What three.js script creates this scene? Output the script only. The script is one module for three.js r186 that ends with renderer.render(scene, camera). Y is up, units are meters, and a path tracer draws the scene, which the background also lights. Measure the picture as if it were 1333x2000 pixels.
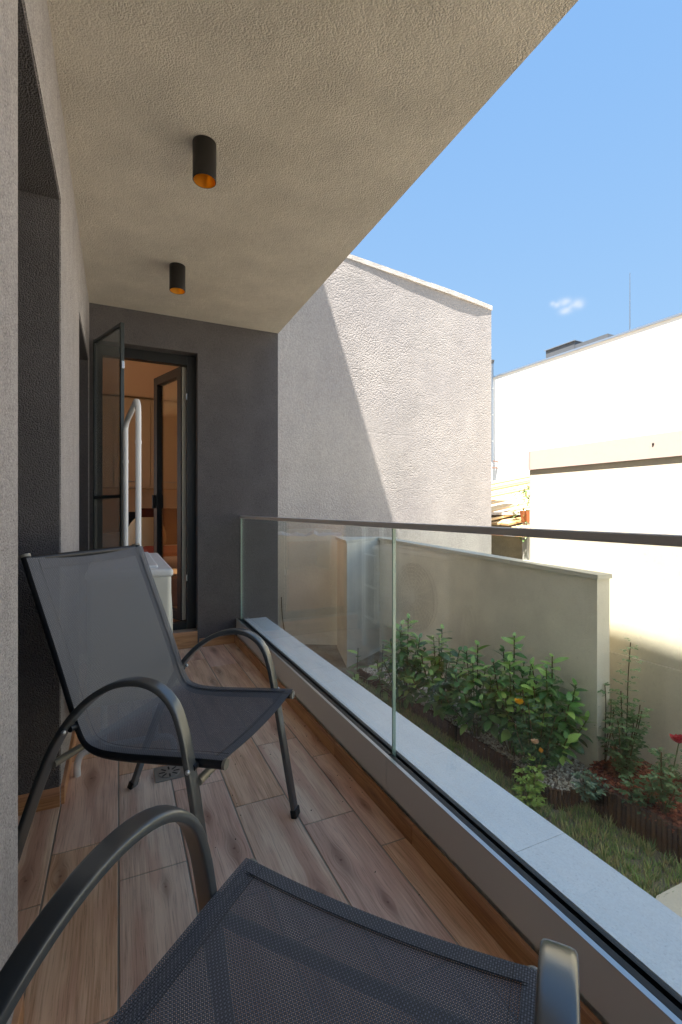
import * as THREE from 'three';
import { RoundedBoxGeometry } from 'three/addons/geometries/RoundedBoxGeometry.js';
import { mergeGeometries } from 'three/addons/utils/BufferGeometryUtils.js';

// ---------------------------------------------------------------- camera, sky, sun, exposure
const scene = new THREE.Scene();
const FOC = 930, HOR = 997, EYE = 1.1;                 // focal length and horizon of the photograph in its pixels, eye height above the balcony floor
const YAW = Math.atan(434.5 / FOC), CS = Math.cos(YAW), SN = Math.sin(YAW);
const camera = new THREE.PerspectiveCamera(2 * Math.atan(1000 / FOC) * 180 / Math.PI, 1333 / 2000, 0.01, 900);
camera.position.set(0, EYE, 0);
camera.rotation.y = -YAW;
camera.setViewOffset(1333, 2000, 0, 3, 1333, 2000);
scene.add(camera);
const renderer = new THREE.WebGLRenderer({ antialias: true });
renderer.toneMapping = THREE.LinearToneMapping;
renderer.toneMappingExposure = 4.35;
renderer.shadowMap.enabled = true;
const sunDir = new THREE.Vector3(-1, 2.66, 0.6).normalize();   // towards the sun: behind the camera, over the building
const sun = new THREE.DirectionalLight(new THREE.Color(1.0, 0.94, 0.85), 4.6);
sun.position.copy(sunDir).multiplyScalar(60); sun.castShadow = true; sun.shadow.radius = 1;
Object.assign(sun.shadow.camera, { left: -25, right: 25, top: 25, bottom: -25, near: 1, far: 140 });
sun.shadow.mapSize.set(4096, 4096);
scene.add(sun, sun.target);

// ---------------------------------------------------------------- seeded noise
let seed = 12345;
const rnd = () => { seed |= 0; seed = seed + 0x6D2B79F5 | 0; let t = Math.imul(seed ^ seed >>> 15, 1 | seed); t = t + Math.imul(t ^ t >>> 7, 61 | t) ^ t; return ((t ^ t >>> 14) >>> 0) / 4294967296; };
const rr = (a, b) => a + (b - a) * rnd();
const hash = (x, y, s) => { let h = Math.imul(x, 374761393) + Math.imul(y, 668265263) + Math.imul(s, 2147483647 ^ 0x5bd1e995) | 0; h = Math.imul(h ^ h >>> 13, 1274126177); return ((h ^ h >>> 16) >>> 0) / 4294967296; };
const sm = t => t * t * (3 - 2 * t);
function vn(x, y, px, py, s = 0) {                      // value noise, repeating every px by py cells
  const xi = Math.floor(x), yi = Math.floor(y), fx = sm(x - xi), fy = sm(y - yi), m = (a, p) => ((a % p) + p) % p;
  const a = hash(m(xi, px), m(yi, py), s), b = hash(m(xi + 1, px), m(yi, py), s), c = hash(m(xi, px), m(yi + 1, py), s), d = hash(m(xi + 1, px), m(yi + 1, py), s);
  return a + (b - a) * fx + (c - a) * fy + (a - b - c + d) * fx * fy;
}
function fbm(u, v, fx, fy, oct, s) { let t = 0, w = 0, a = 1; for (let i = 0; i < oct; i++) { t += a * vn(u * fx, v * fy, fx, fy, s + i * 17); w += a; a *= 0.5; fx *= 2; fy *= 2; } return t / w; }
const clamp = (x, a = 0, b = 1) => Math.min(b, Math.max(a, x));
const mix = (a, b, t) => a + (b - a) * t;
function tex(w, h, fn, srgb, repeat = true) {
  const d = new Uint8Array(w * h * 4);
  for (let j = 0; j < h; j++) for (let i = 0; i < w; i++) { const c = fn(i / w, j / h, i, j), k = 4 * (j * w + i); for (let q = 0; q < 3; q++) d[k + q] = clamp(Array.isArray(c) ? c[q] : c) * 255; d[k + 3] = 255; }
  const t = new THREE.DataTexture(d, w, h); t.magFilter = THREE.LinearFilter; t.minFilter = THREE.LinearMipmapLinearFilter; t.generateMipmaps = true; t.anisotropy = 8;
  if (repeat) t.wrapS = t.wrapT = THREE.RepeatWrapping;
  if (srgb) t.colorSpace = THREE.SRGBColorSpace;
  t.needsUpdate = true; return t;
}

// sky: clear summer blue, paler towards the horizon, one small cloud
const px2ray = (px, py) => { const cx = (px - 666.5) / FOC; return { X: cx * CS + SN, y: -(py - HOR) / FOC, F: CS - cx * SN }; };
{
  const W = 2048, H = 1024, d = new Float32Array(W * H * 4);
  const cr = px2ray(1113, 598), cv = new THREE.Vector3(cr.X, cr.y, -cr.F).normalize();
  const cr1 = new THREE.Vector3(0, 1, 0).cross(cv).negate().normalize(), cu1 = new THREE.Vector3().crossVectors(cv, cr1).multiplyScalar(1).normalize();
  const v = new THREE.Vector3();
  const puffs = [[-24, 6, 9, 5], [-10, 9, 15, 7], [-8, -7, 13, 7], [14, 2, 13, 9], [20, 0, 8, 7], [-33, 10, 5, 4], [2, -1, 6, 4]];
  for (let j = 0; j < H; j++) for (let i = 0; i < W; i++) {
    const phi = ((i + 0.5) / W - 0.5) * 2 * Math.PI, el = ((j + 0.5) / H - 0.5) * Math.PI;
    v.set(Math.cos(el) * Math.cos(phi), Math.sin(el), Math.cos(el) * Math.sin(phi));
    const e = Math.max(0, v.y), t = Math.pow(e, 0.6);
    let r = mix(0.124, 0.046, t), g = mix(0.183, 0.103, t), b = mix(0.236, 0.208, t);
    const c = Math.max(0, v.dot(sunDir)), gl = 0.16 * Math.pow(c, 5) + 0.45 * Math.pow(c, 40);
    r += gl; g += gl * 1.02; b += gl * 1.0;
    if (v.y < 0) { const k = Math.min(1, -v.y * 8); r = mix(r, 0.16, k); g = mix(g, 0.15, k); b = mix(b, 0.13, k); }
    if (v.dot(cv) > 0.99) {
      const x = v.dot(cr1) * FOC * 1.3, y = v.dot(cu1) * FOC * 1.2; let m = 0;
      for (const [a, q, sx, sy] of puffs) m = Math.max(m, Math.exp(-1.4 * (((x - a) / sx) ** 2 + ((y + q) / sy) ** 2)));
      m *= 0.55 + 0.7 * vn(x / 4 + 300, y / 3 + 300, 997, 991, 3);
      m = clamp(m * 0.7, 0, 0.62); r = mix(r, 0.225, m); g = mix(g, 0.235, m); b = mix(b, 0.25, m);
    }
    const k = 4 * (j * W + i); d[k] = r; d[k + 1] = g; d[k + 2] = b; d[k + 3] = 1;
  }
  const sky = new THREE.DataTexture(d, W, H, THREE.RGBAFormat, THREE.FloatType);
  sky.mapping = THREE.EquirectangularReflectionMapping; sky.magFilter = sky.minFilter = THREE.LinearFilter; sky.needsUpdate = true;
  scene.background = sky; scene.environment = sky;
}

// ---------------------------------------------------------------- helpers
// plan coordinates: X to the right of the balcony, F forward along it (world z = -F), y up
const V = (X, y, F) => new THREE.Vector3(X, y, -F);
const conv = (xc, zc) => [xc * CS + zc * SN, -xc * SN + zc * CS];                 // seen from the camera (right, depth) -> X, F
const atDepth = (px, zc) => conv((px - 666.5) / FOC * zc, zc);
const onY = (px, py, y) => { const r = px2ray(px, py), k = (y - EYE) / r.y; return [r.X * k, r.F * k]; };
const taken = {};
const numbered = n => { taken[n] = (taken[n] ?? -1) + 1; return taken[n] ? `${n}_${String(taken[n]).padStart(3, '0')}` : n; };
function shade(o) { o.traverse(m => { if (m.isMesh) { m.castShadow = true; m.receiveShadow = true; } }); return o; }
function tag(o, label, category, group, kind) { Object.assign(o.userData, { label, category }); if (group) o.userData.group = group; if (kind) o.userData.kind = kind; return o; }
function thing(name, label, category, pos = [0, 0, 0], turn = 0, group, kind) {
  const o = new THREE.Group(); o.name = numbered(name); o.position.set(...pos); o.rotation.y = turn; scene.add(o); return tag(o, label, category, group, kind);
}
function part(name, geo, mat, parent, pos, rot) {
  const m = new THREE.Mesh(geo, mat); m.name = name; if (parent === scene) m.name = numbered(name); if (pos) m.position.set(...pos); if (rot) m.rotation.set(...rot);
  m.castShadow = m.receiveShadow = true; parent.add(m); return m;
}
function boxUV(g, s = 1) {                                // uv in metres from position, by the way each face points
  if (g.index) g = g.toNonIndexed();
  const p = g.attributes.position, uv = new Float32Array(p.count * 2), a = new THREE.Vector3(), b = new THREE.Vector3(), c = new THREE.Vector3();
  for (let i = 0; i < p.count; i += 3) {
    a.fromBufferAttribute(p, i); b.fromBufferAttribute(p, i + 1); c.fromBufferAttribute(p, i + 2);
    const n = b.clone().sub(a).cross(c.clone().sub(a)), x = Math.abs(n.x), y = Math.abs(n.y), z = Math.abs(n.z);
    [a, b, c].forEach((q, k) => { const [u, w] = y >= x && y >= z ? [q.x, q.z] : x >= z ? [q.z, q.y] : [q.x, q.y]; uv[2 * (i + k)] = u / s; uv[2 * (i + k) + 1] = w / s; });
  }
  g.setAttribute('uv', new THREE.BufferAttribute(uv, 2)); return g;
}
// box between plan limits X0..X1, y0..y1, F0..F1 in world place
function slab(X0, X1, y0, y1, F0, F1, r = 0) {
  const w = X1 - X0, h = y1 - y0, d = F1 - F0;
  const g = r ? new RoundedBoxGeometry(w, h, d, 2, r) : new THREE.BoxGeometry(w, h, d);
  g.translate((X0 + X1) / 2, (y0 + y1) / 2, -(F0 + F1) / 2); return boxUV(g);
}
// upright prism over a plan polygon [[X, F], ...]; y0, y1 numbers or (for y1) one height per corner
function prism(pts, y0, y1) {
  let area = 0; pts.forEach(([x, f], i) => { const [x2, f2] = pts[(i + 1) % pts.length]; area += x * f2 - x2 * f; });
  const q = area > 0 ? pts : [...pts].reverse(), ys = Array.isArray(y1) ? (area > 0 ? y1 : [...y1].reverse()) : q.map(() => y1);
  const tri = THREE.ShapeUtils.triangulateShape(q.map(([x, f]) => new THREE.Vector2(x, f)), []), pos = [];
  const P = (i, y) => [q[i][0], y, -q[i][1]];
  for (const [a, b, c] of tri) { pos.push(...P(a, ys[a]), ...P(b, ys[b]), ...P(c, ys[c])); pos.push(...P(a, y0), ...P(c, y0), ...P(b, y0)); }
  for (let i = 0; i < q.length; i++) { const j = (i + 1) % q.length; pos.push(...P(i, y0), ...P(j, y0), ...P(j, ys[j]), ...P(i, y0), ...P(j, ys[j]), ...P(i, ys[i])); }
  const g = new THREE.BufferGeometry(); g.setAttribute('position', new THREE.Float32BufferAttribute(pos, 3)); g.computeVertexNormals(); return boxUV(g);
}
function tube(pts, r, seg = 40, rad = 8, tension = 0.5) {
  return new THREE.TubeGeometry(new THREE.CatmullRomCurve3(pts, false, 'catmullrom', tension), seg, r, rad, false);
}
// flat-oval bar swept along a path in the plane x = const: pts [[d, y], ...], width w across the plane, thickness t in it
function sweep(pts, x, w, t, n = 60) {
  const cv = new THREE.CatmullRomCurve3(pts.map(([d, y]) => new THREE.Vector3(0, y, d)), false, 'centripetal'), sec = [], K = 20;
  for (let k = 0; k < K; k++) { const a = k / K * 2 * Math.PI, ca = Math.cos(a), sa = Math.sin(a), e = 0.45; sec.push([Math.sign(ca) * Math.pow(Math.abs(ca), e) * w / 2, Math.sign(sa) * Math.pow(Math.abs(sa), e) * t / 2]); }
  const pos = [], idx = [];
  for (let i = 0; i <= n; i++) {
    const p = cv.getPointAt(i / n), q = cv.getTangentAt(i / n);
    for (const [a, b] of sec) pos.push(x + a, p.y + b * q.z, p.z - b * q.y);
  }
  for (let i = 0; i < n; i++) for (let k = 0; k < K; k++) { const a = i * K + k, b = i * K + (k + 1) % K; idx.push(a, b, a + K, b, b + K, a + K); }
  for (const [i, s] of [[0, 1], [n, -1]]) { const c = pos.length / 3, p = cv.getPointAt(i / n); pos.push(x, p.y, p.z); for (let k = 0; k < K; k++) { const a = i * K + k, b = i * K + (k + 1) % K; s > 0 ? idx.push(c, b, a) : idx.push(c, a, b); } }
  const g = new THREE.BufferGeometry(); g.setAttribute('position', new THREE.Float32BufferAttribute(pos, 3)); g.setIndex(idx); g.computeVertexNormals();
  g.setAttribute('uv', new THREE.BufferAttribute(new Float32Array(pos.length / 3 * 2), 2)); return g;
}

// ---------------------------------------------------------------- materials
const std = (o) => new THREE.MeshStandardMaterial({ roughness: 0.9, ...o });
const scaled = (t, m) => { const c = t.clone(); c.repeat.set(1 / m, 1 / m); c.needsUpdate = true; return c; };
function cells(u, v, n, s) {                            // distance to the nearest of scattered grains, repeating
  const x = u * n, y = v * n, xi = Math.floor(x), yi = Math.floor(y); let d = 9;
  for (let j = -1; j <= 1; j++) for (let i = -1; i <= 1; i++) { const a = ((xi + i) % n + n) % n, b = ((yi + j) % n + n) % n, dx = xi + i + hash(a, b, s) - x, dy = yi + j + hash(a, b, s + 1) - y, q = dx * dx + dy * dy; if (q < d) d = q; }
  return Math.sqrt(d);
}
const warpU = (u, v, s) => [u + 0.02 * (fbm(u, v, 12, 12, 2, s) - 0.5), v + 0.02 * (fbm(u, v, 12, 12, 2, s + 7) - 0.5)];
const stucco = tex(1024, 1024, (u, v) => { const [a, b] = warpU(u, v, 1), g = 1 - cells(a, b, 88, 3), h = 1 - cells(a + 0.3, b + 0.1, 171, 5), m = clamp(0.25 + 1.5 * fbm(u, v, 7, 7, 3, 77), 0.3, 1.2); return clamp(0.3 + m * (0.42 * (g - 0.5) + 0.34 * (h - 0.5)) + (fbm(u, v, 26, 26, 3, 5) - 0.5) * 0.45 + 0.15); });
const coarse = tex(1024, 1024, (u, v) => {               // hand-thrown plaster, 9 m across: grain stronger here, rubbed smooth there, scars and day joints
  const [a, b] = warpU(u, v, 301), g = 1 - cells(a, b, 230, 303), h = 1 - cells(a, b, 400, 305), m = clamp(-0.15 + 1.9 * fbm(u, v, 6, 6, 4, 307), 0.15, 1.25);
  let t = 0.5 + m * (0.40 * (g - 0.55) + 0.3 * (h - 0.55)) + (fbm(u, v, 30, 30, 3, 311) - 0.5) * 0.4;
  const sc = Math.exp(-Math.pow((u - 0.36 - 0.012 * (vn(v * 40, 1, 40, 9, 5) - 0.5)) / 0.006, 2)) * (v > 0.5 && v < 0.93 ? 1 : 0); t += 0.35 * sc * vn(u * 200, v * 120, 200, 120, 8);
  for (const y of [0.33, 0.58, 0.74]) t -= 0.07 * clamp(fbm(u, y, 14, 9, 2, 19) * 3 - 1) * Math.exp(-Math.pow((v - y - 0.006 * fbm(u, y, 9, 9, 2, 9)) / 0.0022, 2));
  return clamp(t);
});
const coarseC = tex(1024, 1024, (u, v) => { const p = fbm(u, v, 4, 4, 4, 321) - 0.5, q = fbm(u, v, 16, 5, 4, 331) - 0.5, g = vn(u * 330, v * 330, 330, 330, 7) - 0.5, dk = clamp((fbm(u, v, 22, 22, 3, 341) - 0.62) * 4, 0, 1), f = 1 + 0.16 * p + 0.10 * q + 0.10 * g - 0.03 * dk; return [168 / 255 * f, 162 / 255 * f, 158 / 255 * f * (1 - 0.04 * p)]; }, true);
const render = tex(512, 512, (u, v) => { const [a, b] = warpU(u, v, 11); return clamp(0.2 + 0.6 * (1 - cells(a, b, 80, 13)) + (fbm(u, v, 8, 8, 4, 12) - 0.5) * 0.5); });
const tone = (base, amp, speck, s) => tex(512, 512, (u, v) => {        // mineral colour: broad cloudy patches, fine grit
  const a = fbm(u, v, 5, 5, 4, s) - 0.5, g = vn(u * 170, v * 170, 170, 170, s + 3), f = 1 + a * amp + (g < 0.18 ? -speck * (0.18 - g) / 0.18 : 0) + (vn(u * 120, v * 120, 120, 120, s + 5) - 0.5) * speck * 0.4;
  return base.map(c => c / 255 * f);
}, true);
const M = {};
M.ceiling = std({ map: scaled(tone([222, 213, 200], 0.10, 0.10, 21), 0.7), bumpMap: scaled(stucco, 0.7), bumpScale: 0.006, roughness: 0.95 });
M.lightWall = std({ map: scaled(tone([170, 165, 164], 0.12, 0.6, 31), 0.5), bumpMap: scaled(render, 0.35), bumpScale: 0.006 });
M.darkWall = std({ map: scaled(tone([101, 97, 98], 0.14, 0.3, 41), 0.6), bumpMap: scaled(render, 0.4), bumpScale: 0.006 });
M.plaster = std({ map: scaled(coarseC, 9), bumpMap: scaled(coarse, 9), bumpScale: 0.02 });
M.mortar = std({ map: scaled(tone([196, 190, 184], 0.3, 0.2, 61), 1.5), bumpMap: scaled(render, 1.5), bumpScale: 0.02 });
M.plinth = std({ map: scaled(tone([232, 227, 214], 0.14, 0.06, 71), 2.3), bumpMap: scaled(render, 2), bumpScale: 0.006 });
M.gardenWall = std({ map: scaled(tone([235, 230, 218], 0.14, 0.05, 81), 1.7), bumpMap: scaled(render, 0.9), bumpScale: 0.002 });
M.cream = std({ map: scaled(tone([223, 213, 193], 0.06, 0.05, 91), 1.9), bumpMap: scaled(render, 0.9), bumpScale: 0.0005 });
M.white = std({ map: scaled(tone([244, 243, 239], 0.03, 0.02, 95), 3), bumpMap: scaled(render, 1.5), bumpScale: 0.0005 });
M.capStone = std({ map: scaled(tone([218, 214, 202], 0.12, 0.08, 99), 1.1), roughness: 0.8 });
M.sill = new THREE.MeshPhysicalMaterial({ map: scaled(tone([243, 246, 249], 0.04, 0.11, 103), 0.5), roughness: 0.24, clearcoat: 0.3, clearcoatRoughness: 0.2 });
M.panel = std({ color: '#dcd9d7', roughness: 0.45 });
M.gasket = std({ color: '#101216', roughness: 0.4 });
M.alu = std({ color: '#c4c7cb', roughness: 0.3, metalness: 0.85 });
M.rail = std({ color: '#cfcac6', roughness: 0.45, metalness: 0.1 });
M.glass = new THREE.MeshPhysicalMaterial({ color: '#fafdfb', roughness: 0, transmission: 1, thickness: 0, ior: 1.52 });
M.glassEdge = new THREE.MeshPhysicalMaterial({ color: '#9fb8ae', roughness: 0.15, clearcoat: 0.5 });
M.grout = std({ color: '#a0968a', roughness: 0.95 });
M.blackFrame = std({ color: '#17181a', roughness: 0.45 });
M.greyFrame = std({ color: '#3b4040', roughness: 0.4, metalness: 0.3 });
M.screen = std({ color: '#a9aca8', transparent: true, opacity: 0.42, roughness: 0.9 });
M.lampBlack = std({ color: '#1b1715', roughness: 0.5 });
M.lampGold = std({ color: '#f4bb4a', roughness: 0.36, metalness: 0.85 });
M.lens = std({ color: '#e8d8b8', roughness: 0.4 });
M.chairFrame = new THREE.MeshPhysicalMaterial({ color: '#595c5e', roughness: 0.3, metalness: 0.4, clearcoat: 0.6, clearcoatRoughness: 0.22 });
M.chairRail = std({ color: '#1c1e23', roughness: 0.5 });
M.chairBar = std({ color: '#8f8b80', roughness: 0.42, metalness: 0.4 });
M.cap = std({ color: '#20211f', roughness: 0.6 });
M.acWhite = std({ color: '#dcd9cf', roughness: 0.42 });
M.acLid = std({ color: '#e8e8e8', roughness: 0.35 });
M.acDark = std({ color: '#2b2d2e', roughness: 0.6 });
M.whitePipe = std({ color: '#e9eaea', roughness: 0.35 });
M.steel = std({ color: '#b9bdc0', roughness: 0.28, metalness: 0.95 });
M.drain = std({ color: '#a9a8a4', roughness: 0.35, metalness: 0.8 });

// wood-look tiles: grain along v, cloudy stain, a knot or two
function woodTex(s, light, dark, knots) {
  const kn = []; for (let i = 0; i < knots; i++) kn.push([0.15 + 0.7 * hash(i, 1, s), 0.1 + 0.8 * hash(i, 2, s), 0.035 + 0.05 * hash(i, 3, s)]);
  return tex(200, 600, (u, v) => {
    let du = 0, kd = 0;
    for (const [a, b, r] of kn) { const x = (u - a), y = (v - b) * 1.6, q = Math.exp(-(x * x + y * y) / (2 * r * r * 2.2)); du += x * q * 1.6; kd = Math.max(kd, Math.exp(-(x * x * 1.0 + y * y * 2.6) / (r * r * 0.35)), 0.55 * Math.exp(-(x * x + y * y * 0.18) / (r * r * 2.2))); }
    const w = u - du + 0.05 * (fbm(u, v, 3, 3, 3, s + 2) - 0.5);
    const g1 = fbm(w + 2, v, 46, 3, 3, s + 5), g2 = fbm(w + 2, v, 120, 9, 2, s + 8), st = fbm(w * 0.7 + 2, v, 6, 2, 4, s + 11), red = fbm(w + 2, v, 4, 2, 3, s + 21);
    let t = clamp(0.36 + (g1 - 0.5) * 0.75 + (g2 - 0.5) * 0.6 + (st - 0.5) * 1.05);
    const c = light.map((l, q) => mix(l, dark[q], t)), rd = clamp((red - 0.48) * 2.2, 0, 0.4);
    const pore = g2 > 0.72 ? 0.93 : 1;
    return [mix(c[0], 206, rd) * pore, mix(c[1], 158, rd) * pore, mix(c[2], 140, rd) * pore].map((q, i) => mix(q, [104, 70, 56][i], kd * 0.75) / 255);
  }, true, false);
}
const tileMats = [[211, [248, 226, 203], [206, 166, 142], 1], [223, [244, 218, 200], [198, 158, 140], 2], [237, [248, 230, 211], [212, 178, 155], 0], [251, [242, 213, 195], [194, 152, 134], 1], [263, [246, 227, 210], [202, 172, 155], 2], [277, [242, 212, 184], [200, 154, 122], 1]]
  .map(([s, l, d, k]) => { const t = woodTex(s, l, d, k); return std({ map: t, color: '#fff6ee', roughness: 0.45, bumpMap: t, bumpScale: 0.0006 }); });
const skirtMats = [[311, 1], [323, 0], [337, 2]].map(([s, k]) => std({ map: woodTex(s, [206, 158, 112], [150, 98, 62], k), roughness: 0.45 }));

// ---------------------------------------------------------------- balcony: floor
const LW = -0.195, PW = 0.885, EW = 3.96, CEIL = 2.63, BACK = -2.4;     // left wall, parapet face, end wall, ceiling height, wall behind the camera
const floorG = thing('balcony_floor', 'wood-look plank tiles laid lengthwise on the narrow balcony floor', 'floor', [0, 0, 0], 0, null, 'structure');
part('grout_bed', slab(-0.56, 1.10, -0.16, -0.0022, BACK, EW), M.grout, floorG);
{
  const g = {}, G = (w, l) => g[`${w.toFixed(3)},${l.toFixed(3)}`] ??= new RoundedBoxGeometry(w, 0.014, l, 1, 0.0015);
  const rows = [[-0.56, -0.3885, 1.35], [-0.3885, -0.195, 1.56], [-0.195, 0, 1.147], [0, 0.195, 1.56], [0.195, 0.39, 1.346], [0.39, 0.585, 1.145], [0.585, 0.78, 1.562], [0.78, PW - 0.004, 1.36]];
  let n = 0;
  for (const [x0, x1, j0] of rows) for (let k = -8; k < 8; k++) {
    const a = Math.max(BACK, j0 + k * 0.62), b = Math.min(EW, j0 + (k + 1) * 0.62); if (b - a < 0.02) continue;
    const geo = G(x1 - x0 - 0.005, b - a - 0.005);
    const flip = hash(n, 7, 3) > 0.5;
    if (!geo.userData.uvd) { const p = geo.attributes.position, uv = geo.attributes.uv; for (let i = 0; i < p.count; i++) uv.setXY(i, clamp(p.getX(i) / 0.191 + 0.5, 0.002, 0.998), clamp(p.getZ(i) / 0.616 + 0.5, 0.002, 0.998)); geo.userData.uvd = 1; }
    const t = part(n ? `tile_${String(n).padStart(3, '0')}` : 'tile', geo, tileMats[Math.floor(hash(n, 3, 9) * 5.999)], floorG, [(x0 + x1) / 2, -0.007 + 0.0006 * hash(n, 5, 1), -(a + b) / 2]);
    if (flip) t.rotation.y = Math.PI; n++;
  }
}
// floor drain
{
  const [dx, df] = onY(331, 1510, 0), D = thing('floor_drain', 'small square steel floor drain with radial slots under the chair', 'drain', [dx, 0.001, -df]);
  part('frame', new RoundedBoxGeometry(0.115, 0.004, 0.115, 1, 0.0015), M.drain, D, [0, 0.0015, 0]);
  part('plate', new THREE.CylinderGeometry(0.044, 0.044, 0.003, 40), M.drain, D, [0, 0.0045, 0]);
  for (let k = 0; k < 8; k++) { const a = k * Math.PI / 4; part('slot', new THREE.BoxGeometry(0.007, 0.0022, 0.024), M.gasket, D, [Math.sin(a) * 0.029, 0.0056, Math.cos(a) * 0.029], [0, a, 0]); }
}

// ---------------------------------------------------------------- balcony: walls and ceiling
const ceil = thing('balcony_ceiling', 'rough beige stucco underside of the balcony above', 'ceiling', [0, 0, 0], 0, null, 'structure');
part('soffit', slab(LW - 0.4, 1.25, CEIL, CEIL + 0.25, BACK, EW), M.ceiling, ceil);
const sideWall = thing('side_wall', 'light grey stucco house wall with dark window reveals', 'wall', [0, 0, 0], 0, null, 'structure');
const R1 = [1.215, 2.056, 2.265], R2 = [2.96, 3.88, 2.19], R0 = [-1.2, 0.82, 2.265], RD = -0.55;   // openings: from, to, top
part('pier', slab(RD, LW, -0.1, CEIL, R0[1], R1[0]), M.lightWall, sideWall);
part('pier', slab(RD, LW, -0.1, CEIL, R1[1], R2[0]), M.lightWall, sideWall);
part('pier', slab(RD, LW, -0.1, CEIL, R2[1], EW), M.lightWall, sideWall);
part('pier', slab(RD, LW, -0.1, CEIL, BACK, R0[0]), M.lightWall, sideWall);
for (const [a, b, t] of [R0, R1, R2]) {
  part('lintel', slab(RD, LW, t, CEIL, a, b), M.lightWall, sideWall);
  part('reveal', slab(RD + 0.02, LW - 0.004, 0.075, t - 0.012, b - 0.012, b + 0.0), M.darkWall, sideWall).position.z = 0.001;
  part('reveal', slab(RD + 0.02, LW - 0.004, 0.075, t - 0.012, a, a + 0.012), M.darkWall, sideWall);
  part('reveal', slab(RD + 0.02, LW - 0.004, t - 0.012, t - 0.0, a + 0.013, b - 0.013), M.darkWall, sideWall);
}
// glazed doors set at the back of the reveals
for (const [[a, b, t], lab] of [[R0, 'dark framed glazed door in the reveal beside the front chair'], [R1, 'dark framed glazed door in the reveal behind the sling chair'], [R2, 'dark framed window in the reveal behind the air conditioner']]) {
  const d = thing('glazed_door', lab, 'door', [RD - 0.03, 0.0, -(a + b) / 2]), w = b - a, h = t - 0.012;
  for (const s of [-1, 1]) part('stile', new THREE.BoxGeometry(0.06, h, 0.07), M.blackFrame, d, [0, h / 2, s * (w / 2 - 0.04)]);
  part('rail', new THREE.BoxGeometry(0.06, 0.08, w - 0.16), M.blackFrame, d, [0, 0.04, 0]); part('rail', new THREE.BoxGeometry(0.06, 0.07, w - 0.16), M.blackFrame, d, [0, h - 0.035, 0]);
  part('pane', new THREE.BoxGeometry(0.012, h - 0.15, w - 0.15), new THREE.MeshPhysicalMaterial({ color: '#14171a', roughness: 0.06 }), d, [0, h / 2 + 0.005, 0]);
}
const rearWall = part('rear_wall', slab(RD, 1.14, -0.1, 0.95, BACK - 0.2, BACK), M.darkWall, scene); tag(rearWall, 'low dark grey stucco parapet closing the balcony behind the viewer', 'wall', null, 'structure');

const DX0 = -0.172, DX1 = 0.578, DT = 2.365, DB = 0.13;                 // door opening in the end wall
const endWall = thing('end_wall', 'dark grey stucco end wall with a doorway', 'wall', [0, 0, 0], 0, null, 'structure');
part('wall_panel', slab(DX1, 1.248, -1.0, CEIL, EW, EW + 0.2), M.darkWall, endWall);
part('wall_panel', slab(-0.56, DX0, -0.1, CEIL, EW, EW + 0.2), M.darkWall, endWall);
part('wall_panel', slab(DX0, DX1, DT, CEIL, EW, EW + 0.2), M.darkWall, endWall);
// skirting tiles: end wall, step under the door, parapet, reveal
{
  let n = 0; const sk = (geo, par) => part(n ? `skirting_tile_${String(n).padStart(3, '0')}` : 'skirting_tile', fitUV(geo), skirtMats[n++ % 3], par);
  function fitUV(g) { g.computeBoundingBox(); const b = g.boundingBox, p = g.attributes.position, uv = g.attributes.uv, dx = b.max.x - b.min.x, dz = b.max.z - b.min.z; for (let i = 0; i < p.count; i++) { const l = dx > dz ? (p.getX(i) - b.min.x) : (p.getZ(i) - b.min.z); uv.setXY(i, 0.1 + 0.35 * (p.getY(i) - b.min.y) / (b.max.y - b.min.y), clamp(l / 0.64 + 0.01, 0.01, 0.99)); } return g; }
  sk(slab(DX1 + 0.01, PW - 0.014, 0.0, 0.068, EW - 0.011, EW - 0.001), endWall);
  part('door_step', slab(DX0, DX1, -0.1, DB, EW + 0.012, EW + 0.2), M.grout, endWall);
  sk(slab(DX0, DX1 - 0.002, 0.0, DB, EW + 0.0, EW + 0.011), endWall);
  for (let F = BACK; F < EW - 0.05; F += 0.62) sk(slab(PW - 0.012, PW - 0.001, 0.0, 0.066, F + 0.0015, Math.min(EW - 0.012, F + 0.6185)), endWall);
  sk(slab(RD + 0.03, LW - 0.003, 0.0, 0.074, R1[1] - 0.013, R1[1] - 0.001), sideWall);
  sk(slab(LW + 0.0, LW + 0.011, 0.0, 0.07, 0.84, R1[0] - 0.003), sideWall);
  sk(slab(LW + 0.0, LW + 0.011, 0.0, 0.07, R1[1] + 0.002, 2.66), sideWall); sk(slab(LW + 0.0, LW + 0.011, 0.0, 0.07, 2.663, R2[0] - 0.003), sideWall);
}

// parapet: upstand with cladding panels, stone sill outside
const JF = 1.525;                                                     // where the two glass sheets meet
const parapet = thing('parapet', 'low balcony upstand clad in grey panels with a white stone sill', 'parapet', [0, 0, 0], 0, null, 'structure');
part('upstand', slab(PW + 0.012, 1.115, -1.0, 0.155, BACK, EW - 0.001), M.plinth, parapet);
for (const [a, b] of [[BACK, -0.6], [-0.597, JF - 0.02], [JF - 0.017, EW - 0.003]]) part('cladding_panel', slab(PW + 0.001, PW + 0.011, 0.078, 0.198, a, b), M.panel, parapet);
part('edge_trim', slab(PW + 0.0, PW + 0.013, 0.1985, 0.2015, BACK, EW - 0.003), M.alu, parapet);
for (const [a, b] of [[BACK, -0.9], [-0.8985, 0.95], [0.9515, 2.55], [2.5515, EW + 1.2]]) part('sill_slab', b > EW ? slab(0.956, 1.14, 0.157, 0.19, a, EW - 0.002) : slab(0.956, 1.14, 0.157, 0.19, a, b), M.sill, parapet);

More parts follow.
